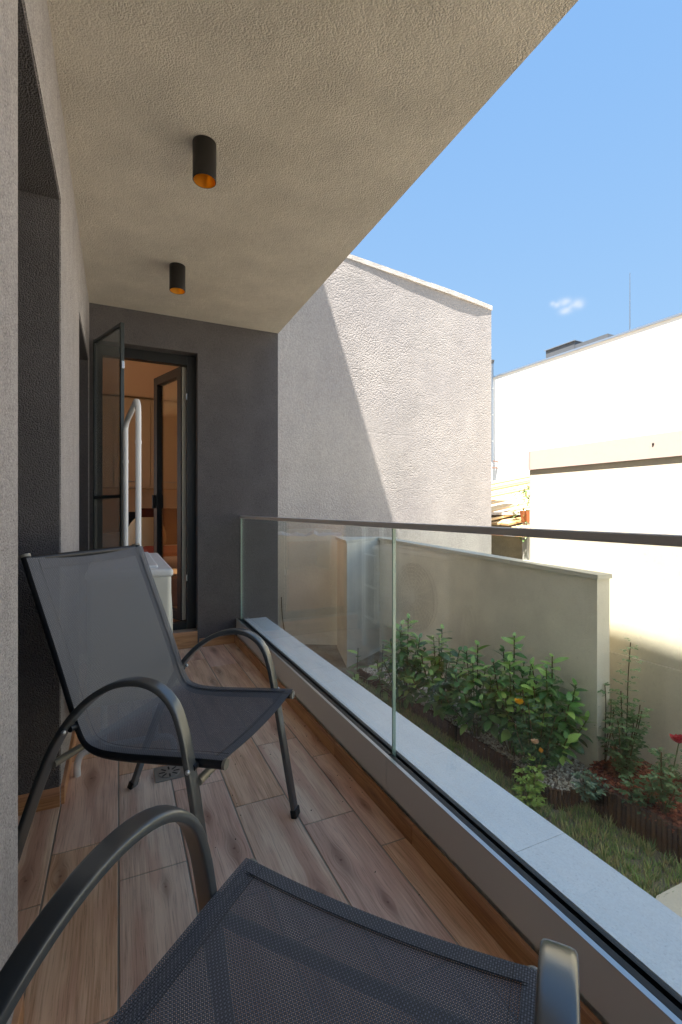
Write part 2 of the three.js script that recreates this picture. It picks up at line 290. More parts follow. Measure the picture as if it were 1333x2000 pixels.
// glass balustrade
for (const [a, b, lab] of [[JF + 0.0035, EW - 0.006, 'clear glass balustrade panel meeting the dark end wall'], [-0.35, JF - 0.0035, 'clear glass balustrade panel in front of the flower bed']]) {
  const g = thing('glass_panel', lab, 'glass panel', [0.93, 0.158, -(a + b) / 2]), L = b - a;
  part('pane', new THREE.BoxGeometry(0.012, 0.875, L), M.glass, g, [0, 0.4375, 0]);
  for (const s of [-1, 1]) part('edge', new THREE.BoxGeometry(0.0125, 0.875, 0.0016), M.glassEdge, g, [0, 0.4375, s * (L / 2 + 0.001)]);
  part('gasket', new THREE.BoxGeometry(0.016, 0.036, L), M.gasket, g, [-0.0148, 0.018, 0]);
  part('gasket', new THREE.BoxGeometry(0.011, 0.036, L), M.gasket, g, [0.0125, 0.018, 0]);
}
{
  const h = part('handrail', new RoundedBoxGeometry(0.03, 0.021, EW - 0.012 + 0.35, 2, 0.004), M.rail, scene, [0.93, 1.0445, -(EW - 0.35 - 0.012) / 2]);
  tag(h, 'slim grey-brown metal handrail capping the glass balustrade', 'handrail');
}

// ceiling spotlights
for (const [px, py, lab] of [[400, 281, 'black cylinder ceiling spotlight with gold inside, over the sling chair'], [347, 520, 'black cylinder ceiling spotlight with gold inside, before the doorway']]) {
  const [x, f] = onY(px, py, CEIL), l = thing('ceiling_spotlight', lab, 'ceiling lamp', [x, CEIL, -f], 0, 'ceiling spotlights');
  const prof = [[0.0, 0], [0.048, 0], [0.048, -0.154], [0.0465, -0.156], [0.0445, -0.1555]].map(([a, b]) => new THREE.Vector2(a, b));
  part('body', new THREE.LatheGeometry(prof, 48), M.lampBlack, l);
  part('reflector', new THREE.LatheGeometry([[0.0445, -0.1553], [0.043, -0.14], [0.036, -0.11], [0.026, -0.095]].map(([a, b]) => new THREE.Vector2(a, b)), 48), M.lampGold, l);
  part('lens', new THREE.CylinderGeometry(0.0265, 0.0265, 0.006, 32), M.lens, l, [0, -0.0935, 0]);
}

// ---------------------------------------------------------------- doorway: frame, insect screen, inner leaf, room
{
  const f = thing('door_frame', 'black door frame set back in the dark end wall', 'door frame', [0, DB, -(EW + 0.14)]);
  const H = DT - DB;
  for (const [x, w] of [[DX0 + 0.03, 0.06], [DX1 - 0.035, 0.07]]) part('jamb', new THREE.BoxGeometry(w, H, 0.07), M.blackFrame, f, [x, H / 2, 0]);
  part('head', new THREE.BoxGeometry(DX1 - DX0 - 0.132, 0.075, 0.068), M.blackFrame, f, [(DX0 + DX1) / 2 - 0.005, H - 0.0375, 0]);
  part('threshold', new THREE.BoxGeometry(DX1 - DX0 - 0.132, 0.055, 0.066), M.blackFrame, f, [(DX0 + DX1) / 2 - 0.005, 0.0275, 0]);
  for (const y of [0.42, 1.9]) part('hinge', new THREE.CylinderGeometry(0.008, 0.008, 0.05, 12), M.alu, f, [DX1 - 0.075, y, 0.04]);
}
function leaf(name, label, cat, a, b, y0, y1, fw, ft, fm, panes, pm, mid) {
  const dx = b[0] - a[0], df = b[1] - a[1], L = Math.hypot(dx, df), g = thing(name, label, cat, [a[0], y0, -a[1]], Math.atan2(df, dx)), H = y1 - y0;
  for (const x of [fw / 2, L - fw / 2]) part('stile', new RoundedBoxGeometry(fw, H, ft, 1, 0.002), fm, g, [x, H / 2, 0]);
  for (const y of [fw / 2, H - fw / 2, ...(mid ? [mid - y0] : [])]) part('rail', new THREE.BoxGeometry(L - 2 * fw - 0.001, y === mid - y0 ? 0.022 : fw, ft * 0.96), fm, g, [L / 2, y, 0]);
  const spans = mid ? [[fw, mid - y0 - 0.011], [mid - y0 + 0.011, H - fw]] : [[fw, H - fw]];
  for (const [p, q] of spans) part(panes, new THREE.BoxGeometry(L - 2 * fw, q - p, panes === 'pane' ? 0.012 : 0.0012), pm, g, [L / 2, (p + q) / 2, 0]);
  return { g, L, H };
}
{
  const s = leaf('screen_door', 'narrow grey framed insect screen door swung out from the doorway', 'screen door', [DX0 + 0.012, EW - 0.02], [0.024, 3.467], DB + 0.02, 2.344, 0.02, 0.024, M.greyFrame, 'mesh', M.screen, 1.10 + 0.095);
  part('latch', new RoundedBoxGeometry(0.012, 0.05, 0.02, 1, 0.003), M.alu, s.g, [s.L + 0.005, s.H - 0.28, 0.0]);
  for (const y of [0.3, 1.9]) part('hinge', new THREE.CylinderGeometry(0.007, 0.007, 0.06, 10), M.greyFrame, s.g, [-0.006, y, 0]);
  const d = leaf('inner_door', 'black framed glass door leaf opened into the warm room', 'door', [0.497, 4.155], [0.318, 4.66], DB + 0.05, 2.30, 0.07, 0.06, M.blackFrame, 'pane', M.glass);
  part('edge_strip', new THREE.BoxGeometry(0.012, d.H - 0.02, 0.05), M.acWhite, d.g, [-0.007, d.H / 2, 0.004]);
  part('handle', new RoundedBoxGeometry(0.02, 0.12, 0.03, 1, 0.004), M.blackFrame, d.g, [d.L - 0.035, 1.0, -0.043]);
}
// the room behind the doorway
{
  const RX0 = -2.6, RX1 = 1.05, RF0 = EW + 0.2, RF1 = 7.7, RY = 0.13, RT = 2.72;
  const rw = std({ color: '#d8b795', roughness: 0.9 }), rc = std({ color: '#d9bb9c', roughness: 0.95 }), rfm = std({ color: '#a87b4e', roughness: 0.5 });
  const room = thing('room_shell', 'warm beige room seen through the open doorway', 'room', [0, 0, 0], 0, null, 'structure');
  part('room_floor', slab(RX0, RX1, RY - 0.1, RY - 0.002, RF0, RF1), rfm, room);
  part('room_ceiling', slab(RX0, RX1, RT, RT + 0.1, RF0, RF1), rc, room);
  part('room_wall', slab(RX1, 1.246, -1.0, 2.88, RF0, RF1), rw, room);
  part('room_wall', slab(RX0 - 0.2, 1.246, -1.0, 2.88, RF1, RF1 + 0.2), rw, room);
  part('room_wall', slab(RX0 - 0.2, -0.56, -0.1, 2.88, EW, RF0), rw, room);
  part('room_wall', slab(RX0 - 0.2, RX0, -1.0, 0.6, RF0, RF1), rw, room); part('room_wall', slab(RX0 - 0.2, RX0, 2.45, 2.88, RF0, RF1), rw, room);
  part('room_wall', slab(RX0 - 0.2, RX0, 0.6, 2.45, RF0, 4.4), rw, room); part('room_wall', slab(RX0 - 0.2, RX0, 0.6, 2.45, 7.3, RF1), rw, room);
  const cab = std({ color: '#cbb79a', roughness: 0.55 });
  const up = thing('wall_cabinet', 'cream wall cupboards hung above the desk inside the room', 'cupboard', [-0.3, 1.42, -(RF1 - 0.17)]);
  part('carcass', new THREE.BoxGeometry(2.4, 1.28, 0.32), cab, up, [0, 0.64, 0]);
  for (let k = 0; k < 5; k++) { const dr = part('cupboard_door', new RoundedBoxGeometry(0.472, 1.24, 0.02, 1, 0.003), cab, up, [-0.96 + 0.48 * k, 0.64, 0.171]); part('handle', new THREE.CylinderGeometry(0.005, 0.005, 0.2, 8), M.steel, dr, [0, -0.55, 0.03], [0, 0, Math.PI / 2]); }
  const desk = thing('desk', 'white desk against the back wall of the room', 'desk', [-0.3, RY, -(RF1 - 0.32)]), dm = std({ color: '#e2ddd0', roughness: 0.5 });
  part('desk_top', new RoundedBoxGeometry(2.0, 0.04, 0.6, 1, 0.004), dm, desk, [0, 0.64, 0]); part('apron', new THREE.BoxGeometry(1.9, 0.14, 0.02), dm, desk, [0, 0.55, 0.25]);
  for (const x of [-0.97, 0.97]) part('side_panel', new THREE.BoxGeometry(0.03, 0.62, 0.56), dm, desk, [x, 0.31, 0]);
  const [mx] = atDepth(268, 7.6), mon = thing('monitor', 'black computer screen standing on the white desk', 'monitor', [mx, RY + 0.66, -(RF1 - 0.25)]);
  part('screen', new RoundedBoxGeometry(0.44, 0.26, 0.02, 1, 0.004), M.blackFrame, mon, [0, 0.16, 0]); part('stand', new THREE.CylinderGeometry(0.02, 0.09, 0.06, 20), M.blackFrame, mon, [0, 0.03, 0]);
  const ch = thing('shell_chair', 'cream shell chair pushed up to the white desk', 'chair', [mx + 0.06, RY, -(RF1 - 0.95)], Math.PI), cm = std({ color: '#d5cfae', roughness: 0.5 });
  const sh = new THREE.SphereGeometry(0.24, 24, 14, 0, Math.PI, 0.5, 1.9); sh.scale(1.0, 1.25, 0.55);
  part('shell', sh, new THREE.MeshStandardMaterial({ color: '#d5cfae', roughness: 0.5, side: THREE.DoubleSide }), ch, [0, 0.62, -0.12], [0, Math.PI, 0]); part('seat', new RoundedBoxGeometry(0.42, 0.05, 0.4, 3, 0.02), cm, ch, [0, 0.43, 0]);
  for (const x of [-0.15, 0.15]) for (const z of [-0.15, 0.15]) part('leg', new THREE.CylinderGeometry(0.012, 0.009, 0.42, 10), std({ color: '#a67c48' }), ch, [x, 0.21, z]);
  // curtain and bed to the right, seen through the glass of the inner door
  const cg = new THREE.PlaneGeometry(1.3, 2.4, 90, 4); { const p = cg.attributes.position; for (let i = 0; i < p.count; i++) p.setZ(i, 0.035 * Math.sin(p.getX(i) * 48) + 0.01 * Math.sin(p.getX(i) * 17)); cg.computeVertexNormals(); }
  const cur = thing('curtain', 'orange-brown curtain hanging in folds inside the room', 'curtain', [RX1 - 0.12, RY + 0.02, -6.35], -Math.PI / 2);
  part('cloth', cg, new THREE.MeshPhysicalMaterial({ color: '#c98a45', roughness: 0.95, side: THREE.DoubleSide, transmission: 0.2, thickness: 0 }), cur, [0, 1.2, 0]); part('rod', new THREE.CylinderGeometry(0.012, 0.012, 1.45, 10), M.blackFrame, cur, [0, 2.41, 0], [0, 0, Math.PI / 2]);
  const bed = thing('bed', 'bed with red cover and white sheet inside the room', 'bed', [0.62, RY, -6.0]);
  part('base', new RoundedBoxGeometry(0.7, 0.3, 1.9, 2, 0.03), std({ color: '#7c3f33' }), bed, [0, 0.15, 0]); part('mattress', new RoundedBoxGeometry(0.7, 0.2, 1.9, 3, 0.06), std({ color: '#d9d6d2' }), bed, [0, 0.4, 0]);
  part('cover', new RoundedBoxGeometry(0.73, 0.1, 1.1, 3, 0.04), std({ color: '#a65243' }), bed, [0, 0.49, 0.3]); part('headboard', new RoundedBoxGeometry(0.72, 1.0, 0.07, 2, 0.02), std({ color: '#5a2f26' }), bed, [0, 0.5, -0.96]);
}

// ---------------------------------------------------------------- the house above the balcony (casts the shade over garden and neighbour)
{
  const up = thing('upper_house', 'upper storeys of the house over the balcony', 'building');
  part('upper_balcony', slab(-3.0, 1.25, 2.881, 6.5, BACK - 0.2, 2.0), M.lightWall, up);
  part('tower', slab(-3.0, 1.25, 2.881, 14.06, 2.001, 16), M.lightWall, up);
}

// ---------------------------------------------------------------- sling chairs
const fabricC = tex(128, 128, (u, v) => {
  const cx = u * 8, cy = v * 8, ix = Math.floor(cx), iy = Math.floor(cy), fx = cx - ix - 0.5, fy = cy - iy - 0.5, over = (ix + iy) & 1, q = over ? fx : fy, l = over ? fy : fx;
  const h = Math.max(0, 1 - 3.2 * q * q) * (1 - 1.2 * l * l), j = 0.9 + 0.2 * hash(ix, iy, 5);
  return [56, 57, 62].map((c, i) => (c + [74, 75, 79][i] * h * h * j * (over ? 1 : 0.55)) / 255);
}, true);
const fabricA = tex(128, 128, (u, v) => { const cx = u * 8, cy = v * 8, fx = Math.abs(cx - Math.round(cx)), fy = Math.abs(cy - Math.round(cy)); return fx < 0.18 && fy < 0.18 ? 0 : 1; });
M.sling = std({ map: fabricC, alphaMap: fabricA, transparent: true, roughness: 0.62, side: THREE.DoubleSide, bumpMap: fabricC, bumpScale: 0.0008 });
M.hem = std({ map: fabricC, alphaMap: fabricA, transparent: true, roughness: 0.62, side: THREE.DoubleSide, bumpMap: fabricC, bumpScale: 0.0008 });
const CELL = 0.0036 * 8;
const railPath = [[0.338, 0.449], [0.28, 0.446], [0.15, 0.436], [0.03, 0.428], [-0.045, 0.43], [-0.09, 0.447], [-0.118, 0.49], [-0.145, 0.56], [-0.20, 0.70], [-0.25, 0.82], [-0.31, 0.965]];
const loopPath = [[0.338, 0], [0.312, 0.14], [0.285, 0.29], [0.26, 0.43], [0.238, 0.535], [0.212, 0.598], [0.17, 0.636], [0.115, 0.65], [0.045, 0.64], [-0.03, 0.602], [-0.1, 0.54], [-0.16, 0.46], [-0.21, 0.36], [-0.265, 0.23], [-0.352, 0]];
function slingGeo(x0, x1, lift, t0 = 0, t1 = 1, sag = 0.014, nx = 14, ny = 70) {
  const cv = new THREE.CatmullRomCurve3(railPath.map(([d, y]) => new THREE.Vector3(0, y, d)), false, 'centripetal'), L = cv.getLength(), pos = [], uv = [], idx = [];
  for (let j = 0; j <= ny; j++) { const s = mix(t0, t1, j / ny), p = cv.getPointAt(s), t = cv.getTangentAt(s);
    for (let i = 0; i <= nx; i++) { const x = mix(x0, x1, i / nx), k = 1 - (x / 0.235) ** 2, o = 0.013 + lift - sag * k; pos.push(x, p.y - o * t.z * 1, p.z + o * t.y); uv.push(x / CELL, s * L / CELL); } }
  for (let j = 0; j < ny; j++) for (let i = 0; i < nx; i++) { const a = j * (nx + 1) + i, b = a + 1, c = a + nx + 1, d = c + 1; idx.push(a, b, c, b, d, c); }
  const g = new THREE.BufferGeometry(); g.setAttribute('position', new THREE.Float32BufferAttribute(pos, 3)); g.setAttribute('uv', new THREE.Float32BufferAttribute(uv, 2)); g.setIndex(idx); g.computeVertexNormals(); return g;
}
function slingChair(label, X, F, turn) {
  const c = thing('sling_chair', label, 'chair', [X, 0, -F], turn, 'sling chairs on the balcony');
  for (const s of [-1, 1]) {
    const lp = part('leg_loop', sweep(loopPath, s * 0.272, 0.037, 0.018, 90), M.chairFrame, c);
    for (const [d, a] of [[0.336, -0.17], [-0.349, 0.36]]) part('foot_cap', new RoundedBoxGeometry(0.041, 0.03, 0.022, 2, 0.004), M.cap, lp, [s * 0.272, 0.015, d], [a, 0, 0]);
    const rl = part('side_rail', tube(railPath.map(([d, y]) => new THREE.Vector3(s * 0.238, y, d)), 0.0135, 80, 12), M.chairRail, c);
    part('end_cap', new THREE.CylinderGeometry(0.0142, 0.0142, 0.008, 16), M.chairBar, rl, [s * 0.238, 0.449, 0.338], [Math.PI / 2 + 0.05, 0, 0]);
    part('end_cap', new THREE.CylinderGeometry(0.0148, 0.0148, 0.008, 16), M.chairBar, rl, [s * 0.238, 0.966, -0.3115], [-0.39, 0, 0]);
    for (const [d, y] of [[0.262, 0.444], [-0.12, 0.497]]) part('spacer', new THREE.CylinderGeometry(0.009, 0.009, 0.03, 12), M.chairRail, c, [s * 0.2545, y, d], [0, 0, Math.PI / 2]), part('bolt', new THREE.SphereGeometry(0.0065, 14, 8), M.alu, lp, [s * 0.2905, y, d]);
    part('hem', slingGeo(s * 0.238 - 0.013, s * 0.238 + 0.013, 0.0022, 0.0, 0.99, 0.004, 4, 70), M.hem, c);
  }
  const bar = (d, y, r, n = 'cross_bar') => part(n, new THREE.CylinderGeometry(r, r, 0.515, 14), M.chairBar, c, [0, y, d], [0, 0, Math.PI / 2]);
  bar(0.272, 0.405, 0.011); bar(-0.19, 0.385, 0.011);
  part('top_bar', new THREE.CylinderGeometry(0.011, 0.011, 0.47, 14), M.chairRail, c, [0, 0.955, -0.309], [0, 0, Math.PI / 2]);
  part('sling', slingGeo(-0.236, 0.236, 0, 0.0, 0.99), M.sling, c);
  part('hem', slingGeo(-0.236, 0.236, 0.0025, 0.0, 0.026, 0.014, 14, 4), M.hem, c);
  part('hem', slingGeo(-0.236, 0.236, 0.0025, 0.955, 0.985, 0.014, 14, 4), M.hem, c);
  const cv = new THREE.CatmullRomCurve3(railPath.map(([d, y]) => new THREE.Vector3(0, y, d)), false, 'centripetal');
  const on = (x, t) => { const p = cv.getPointAt(t), q = cv.getTangentAt(t), o = 0.0165 - 0.014 * (1 - (x / 0.235) ** 2); return new THREE.Vector3(x, p.y - o * q.z, p.z + o * q.y); };
  for (const x of [-0.212, 0.212]) part('stitching', tube(Array.from({ length: 50 }, (_, i) => on(x, 0.004 + 0.98 * i / 49)), 0.0004, 120, 5), M.cap, c);
  for (const t of [0.026, 0.03]) part('stitching', tube(Array.from({ length: 12 }, (_, i) => on(mix(-0.232, 0.232, i / 11), t)), 0.0004, 40, 5), M.cap, c);
  return c;
}
slingChair('dark sling chair with its back to the dark reveal, beside the air conditioner', 0.144, 1.633, Math.atan2(0.763, 0.646));
slingChair('dark sling chair in front, its seat turned towards the other chair', 0.111, 0.455, Math.atan2(0.772, -0.636));

// ---------------------------------------------------------------- air conditioner, its stand, white folded frame
{
  const ac = thing('air_conditioner', 'cream outdoor air conditioner unit standing behind the chair', 'air conditioner', [0.045, 0, -2.56], Math.PI / 2);  // local z faces the garden, local x runs towards the viewer... turned a quarter
  const W = 0.84, H = 0.52, D = 0.32, y0 = 0.31;
  part('body', new RoundedBoxGeometry(W, H, D, 3, 0.02), M.acWhite, ac, [0, y0 + H / 2, 0]);
  const lid = part('lid', new RoundedBoxGeometry(W + 0.014, 0.035, D + 0.014, 3, 0.014), M.acLid, ac, [0, y0 + H + 0.006, 0]);
  part('lid_pad', new RoundedBoxGeometry(W - 0.12, 0.02, D - 0.1, 3, 0.008), M.acLid, lid, [0, 0.019, 0]);
  // fan side
  part('fan_recess', new THREE.CylinderGeometry(0.21, 0.21, 0.012, 48), M.acDark, ac, [-0.1, y0 + 0.26, D / 2 - 0.001], [Math.PI / 2, 0, 0]);
  const gr = []; for (let k = 0; k < 9; k++) { const t = new THREE.TorusGeometry(0.03 + k * 0.0225, 0.0028, 6, 56); gr.push(t); }
  for (let k = 0; k < 8; k++) { const b = new THREE.BoxGeometry(0.006, 0.42, 0.004); b.rotateZ(k * Math.PI / 8); gr.push(b); }
  part('fan_grille', mergeGeometries(gr), M.acWhite, ac, [-0.1, y0 + 0.26, D / 2 + 0.012]);
  part('grille_hub', new THREE.CylinderGeometry(0.045, 0.045, 0.014, 30), M.acWhite, ac, [-0.1, y0 + 0.26, D / 2 + 0.016], [Math.PI / 2, 0, 0]);
  for (let k = 0; k < 9; k++) part('louvre', new THREE.BoxGeometry(0.2, 0.008, 0.006), M.acLid, ac, [0.28, y0 + 0.08 + k * 0.045, D / 2 + 0.002]);
  // end panel towards the viewer: seam, slots, hand grip
  part('seam', new THREE.BoxGeometry(0.002, H - 0.05, 0.003), M.acDark, ac, [W / 2, y0 + H / 2, 0.055]);
  for (let k = 0; k < 8; k++) part('slot', new RoundedBoxGeometry(0.004, 0.009, 0.14, 1, 0.001), M.acLid, ac, [W / 2 + 0.0015, y0 + 0.06 + k * 0.042, -0.05]);
  part('hand_grip', new RoundedBoxGeometry(0.006, 0.05, 0.1, 1, 0.002), M.acDark, ac, [W / 2 - 0.0005, y0 + H - 0.085, -0.02]);
  // tubular feet
  for (const x of [0.40, -0.34]) {
    const P = [[-0.2, 0.0], [-0.2, 0.045], [-0.185, 0.085], [-0.14, 0.098], [0, 0.1], [0.12, 0.098], [0.165, 0.085], [0.18, 0.045], [0.18, 0.0]].map(([z, y]) => new THREE.Vector3(x + 0.03, y, z));
    part('stand_foot', tube(P, 0.0135, 60, 12), M.whitePipe, ac); for (const z of [-0.1, 0.1]) part('stand_post', new THREE.CylinderGeometry(0.013, 0.013, 0.215, 12), M.whitePipe, ac, [x + 0.0, y0 - 0.1, z]);
    part('stand_beam', new THREE.BoxGeometry(0.06, 0.02, 0.3), M.whitePipe, ac, [x + 0.005, y0 - 0.008, 0]);
  }
}
{
  const fr = thing('folded_rack', 'folded white tubular rack standing between air conditioner and doorway', 'rack');
  const [x1, f1] = [0.105, 3.03], [x2, f2] = [0.042, 3.43];
  part('frame', tube([V(x1, 0.004, f1), V(x1, 0.8, f1), V(x1, 1.62, f1), V(x1 - 0.001, 1.71, f1 + 0.004), V(x1 - 0.008, 1.752, f1 + 0.045), V(x2 + 0.012, 1.69, f2 - 0.05), V(x2, 1.64, f2), V(x2, 1.5, f2), V(x2, 0.8, f2), V(x2, 0.004, f2)], 0.0165, 160, 14, 0.12), M.whitePipe, fr);
  part('collar', new THREE.CylinderGeometry(0.0185, 0.0185, 0.02, 16), M.whitePipe, fr, [x1, 1.5, -f1]); part('collar', new THREE.CylinderGeometry(0.0185, 0.0185, 0.02, 16), M.whitePipe, fr, [x2, 1.42, -f2]);
  for (const y of [0.25, 0.5, 0.75]) part('rung', tube([V(x1, y, f1), V(x2, y, f2)], 0.006, 4, 8), M.whitePipe, fr);
}

// ---------------------------------------------------------------- garden ground and beds
const GY = -1.0;
M.soil = std({ map: scaled(tone([140, 134, 118], 0.4, 0.4, 121), 0.8), bumpMap: scaled(stucco, 0.8), bumpScale: 0.02 });
{
  const g = new THREE.PlaneGeometry(500, 500); g.rotateX(-Math.PI / 2);
  const gr = part('ground', boxUV(g), M.soil, scene, [0, GY, 0]); tag(gr, 'garden ground running under the lawn and beds', 'ground', null, 'structure');
}
const gpt = (px, py, y = GY) => onY(px, py, y);
// garden boundary wall
const gw = s => { const P = [1.953 - 0.394 * s, 3.63 + s]; return conv(...P); };   // along its face
const gA = gw(-0.0), gB = gw(3.49), topA = EYE - 0.488, topB = EYE - 0.406;
const nrm = (() => { const dx = gB[0] - gA[0], df = gB[1] - gA[1], L = Math.hypot(dx, df); return [df / L, -dx / L]; })();  // away from the balcony
const off = (p, k) => [p[0] + nrm[0] * k, p[1] + nrm[1] * k];
{
  const w = thing('garden_wall', 'low beige garden wall with pale coping behind the shrubs', 'wall');
  const back = 0.13, pc = atDepth(678, 6.35), pd = atDepth(659, 7.3);
  const t = 0.03, capY = [topA - t, topB - t, topB - t, topA - t];
  part('wall_body', prism([gA, gB, off(gB, back), off(gA, back)], GY - 0.05, [topA - 0.035, topB - 0.035, topB - 0.035, topA - 0.035]), M.gardenWall, w);
  // return bay with pier at the far end
  part('pier', prism([pc, [gB[0] - 0.002, gB[1] + 0.004], off(gB, 0.3), pd], GY - 0.05, topB - 0.035), M.gardenWall, w);
  // coping: lengths with open joints
  const N = 4; for (let k = 0; k < N; k++) {
    const a = 3.49 * k / N - (k ? -0.002 : 0.02), b = 3.49 * (k + 1) / N - 0.002, A = gw(a), B = gw(b), ya = mix(topA, topB, a / 3.49), yb = mix(topA, topB, b / 3.49);
    const g = prism([off(A, -0.02), off(B, -0.02), off(B, back + 0.002), off(A, back + 0.002)], 0, [ya, yb, yb, ya]);
    const p = g.attributes.position; for (let i = 0; i < p.count; i++) if (p.getY(i) === 0) { const d = Math.hypot(p.getX(i) - A[0], -p.getZ(i) - A[1]) < Math.hypot(p.getX(i) - B[0], -p.getZ(i) - B[1]); p.setY(i, (d ? ya : yb) - 0.033); }
    g.computeVertexNormals(); part('coping_stone', g, M.capStone, w);
  }
  const c1 = [pc[0] - 0.02, pc[1] - 0.02]; part('coping_stone', prism([c1, [gB[0] - 0.02, gB[1] + 0.004], off(gB, 0.3), [pd[0] - 0.03, pd[1]]], topB - 0.0335, topB + 0.004), M.capStone, w);
}
// older painted wall closing the garden beyond the pier, ragged top, a loose wire on it
{
  const w = thing('painted_wall', 'beige painted wall with a ragged mortar top between house corner and pier', 'wall'), N = 26, L = k => atDepth(mix(430, 668, k / N), mix(7.62, 7.42, k / N)), tp = k => 0.70 + 0.05 * (vn(k * 0.6, 0.5, 99, 9, 4) - 0.5) + 0.015 * hash(k, 1, 2), back = conv(0.02, 0.3), pos = [], pm = [];
  const P = (k, y, b, dy = 0) => { const p = L(k); return [p[0] + back[0] * b, y, -(p[1] + back[1] * b)]; }, quad = (o, a, b, c, d) => o.push(...a, ...b, ...c, ...a, ...c, ...d);
  for (let k = 0; k < N; k++) { quad(pos, P(k, GY - 0.05, 0), P(k + 1, GY - 0.05, 0), P(k + 1, tp(k + 1), 0), P(k, tp(k), 0)); quad(pos, P(k + 1, GY - 0.05, 1), P(k, GY - 0.05, 1), P(k, tp(k), 1), P(k + 1, tp(k + 1), 1));
    const up = q => tp(q) + 0.03 + 0.035 * hash(q, 6, 3); quad(pm, P(k, tp(k), 0.04), P(k + 1, tp(k + 1), 0.04), P(k + 1, up(k + 1), 0.3), P(k, up(k), 0.3)); quad(pm, P(k, up(k), 0.3), P(k + 1, up(k + 1), 0.3), P(k + 1, tp(k + 1), 1), P(k, tp(k), 1)); quad(pm, P(k, tp(k), 0), P(k + 1, tp(k + 1), 0), P(k + 1, tp(k + 1), 0.04), P(k, tp(k), 0.04)); }
  const G = p => { const g = new THREE.BufferGeometry(); g.setAttribute('position', new THREE.Float32BufferAttribute(p, 3)); g.computeVertexNormals(); return boxUV(g); };
  part('wall_body', G(pos), M.plinth, w); part('mortar_top', G(pm), M.mortar, w);
  const wp = [[550, 1166], [551, 1190], [553, 1213], [559, 1250]].map(([px, py]) => { const zc = 7.48, r = px2ray(px, py); return V(r.X * zc, EYE + r.y * zc, r.F * zc); });
  part('wire', tube(wp, 0.008, 20, 6), std({ color: '#6a6250' }), w);
}
// cream wall at the right with projecting band
{
  const cw = s => conv(2.196 - 0.512 * s, 3.9 + s), A = cw(-9), B = cw(0.717), dx = B[0] - A[0], df = B[1] - A[1], L = Math.hypot(dx, df), n = [df / L, -dx / L], o = (p, k) => [p[0] + n[0] * k, p[1] + n[1] * k];
  const w = thing('cream_wall', 'tall sunlit cream wall with a projecting band along its top', 'wall');
  part('wall_body', prism([A, B, o(B, 0.25), o(A, 0.25)], -0.05, 1.49), M.cream, w);
  part('wall_base', prism([o(A, -0.012), o(B, -0.012), o(B, 0.25), o(A, 0.25)], GY - 0.05, -0.052), M.cream, w);
  part('band', prism([o(A, -0.02), o(B, -0.02), o(B, 0.26), o(A, 0.26)], 1.492, 1.672), std({ map: M.white.map, color: '#cdb8b2', roughness: 0.9 }), w);
  part('bolt', new THREE.SphereGeometry(0.008, 10, 8), M.blackFrame, w, (() => { const p = o(cw(-0.32), -0.022); return [p[0], 1.6, -p[1]]; })());
}

// neighbouring plastered house
const nb = s => conv(-0.75 + 0.829 * s, 10.5 + 0.559 * s);                       // along its face
{
  const A = nb(-3), B = nb(6.23), back = k => { const v = conv(-0.559 * k, 0.829 * k); return v; }, add = (p, k) => { const b = back(k); return [p[0] + b[0], p[1] + b[1]]; };
  const h = thing('plastered_house', 'tall rough grey plaster house wall half in shade beyond the garden', 'building');
  part('wall', prism([A, B, add(B, 6), add(A, 6)], GY - 0.05, 6.98), M.plaster, h);
  // coping pieces, uneven overhang
  const ov = [0.012, 0.012, 0.012, 0.012, 0.013, 0.02, 0.03, 0.045, 0.05, 0.06, 0.055, 0.02];
  for (let k = 0; k < 11; k++) { const s0 = -3 + 9.26 * k / 11 + 0.004, s1 = -3 + 9.26 * (k + 1) / 11 - 0.004, d = 0.02 * (hash(k, 3, 7) - 0.5), q = ov;
    part('coping_piece', prism([add(nb(s0), -q[k]), add(nb(s1), -q[k + 1]), add(nb(s1), 0.6), add(nb(s0), 0.6)], 6.981, 7.1 + d), M.mortar, h); }
}
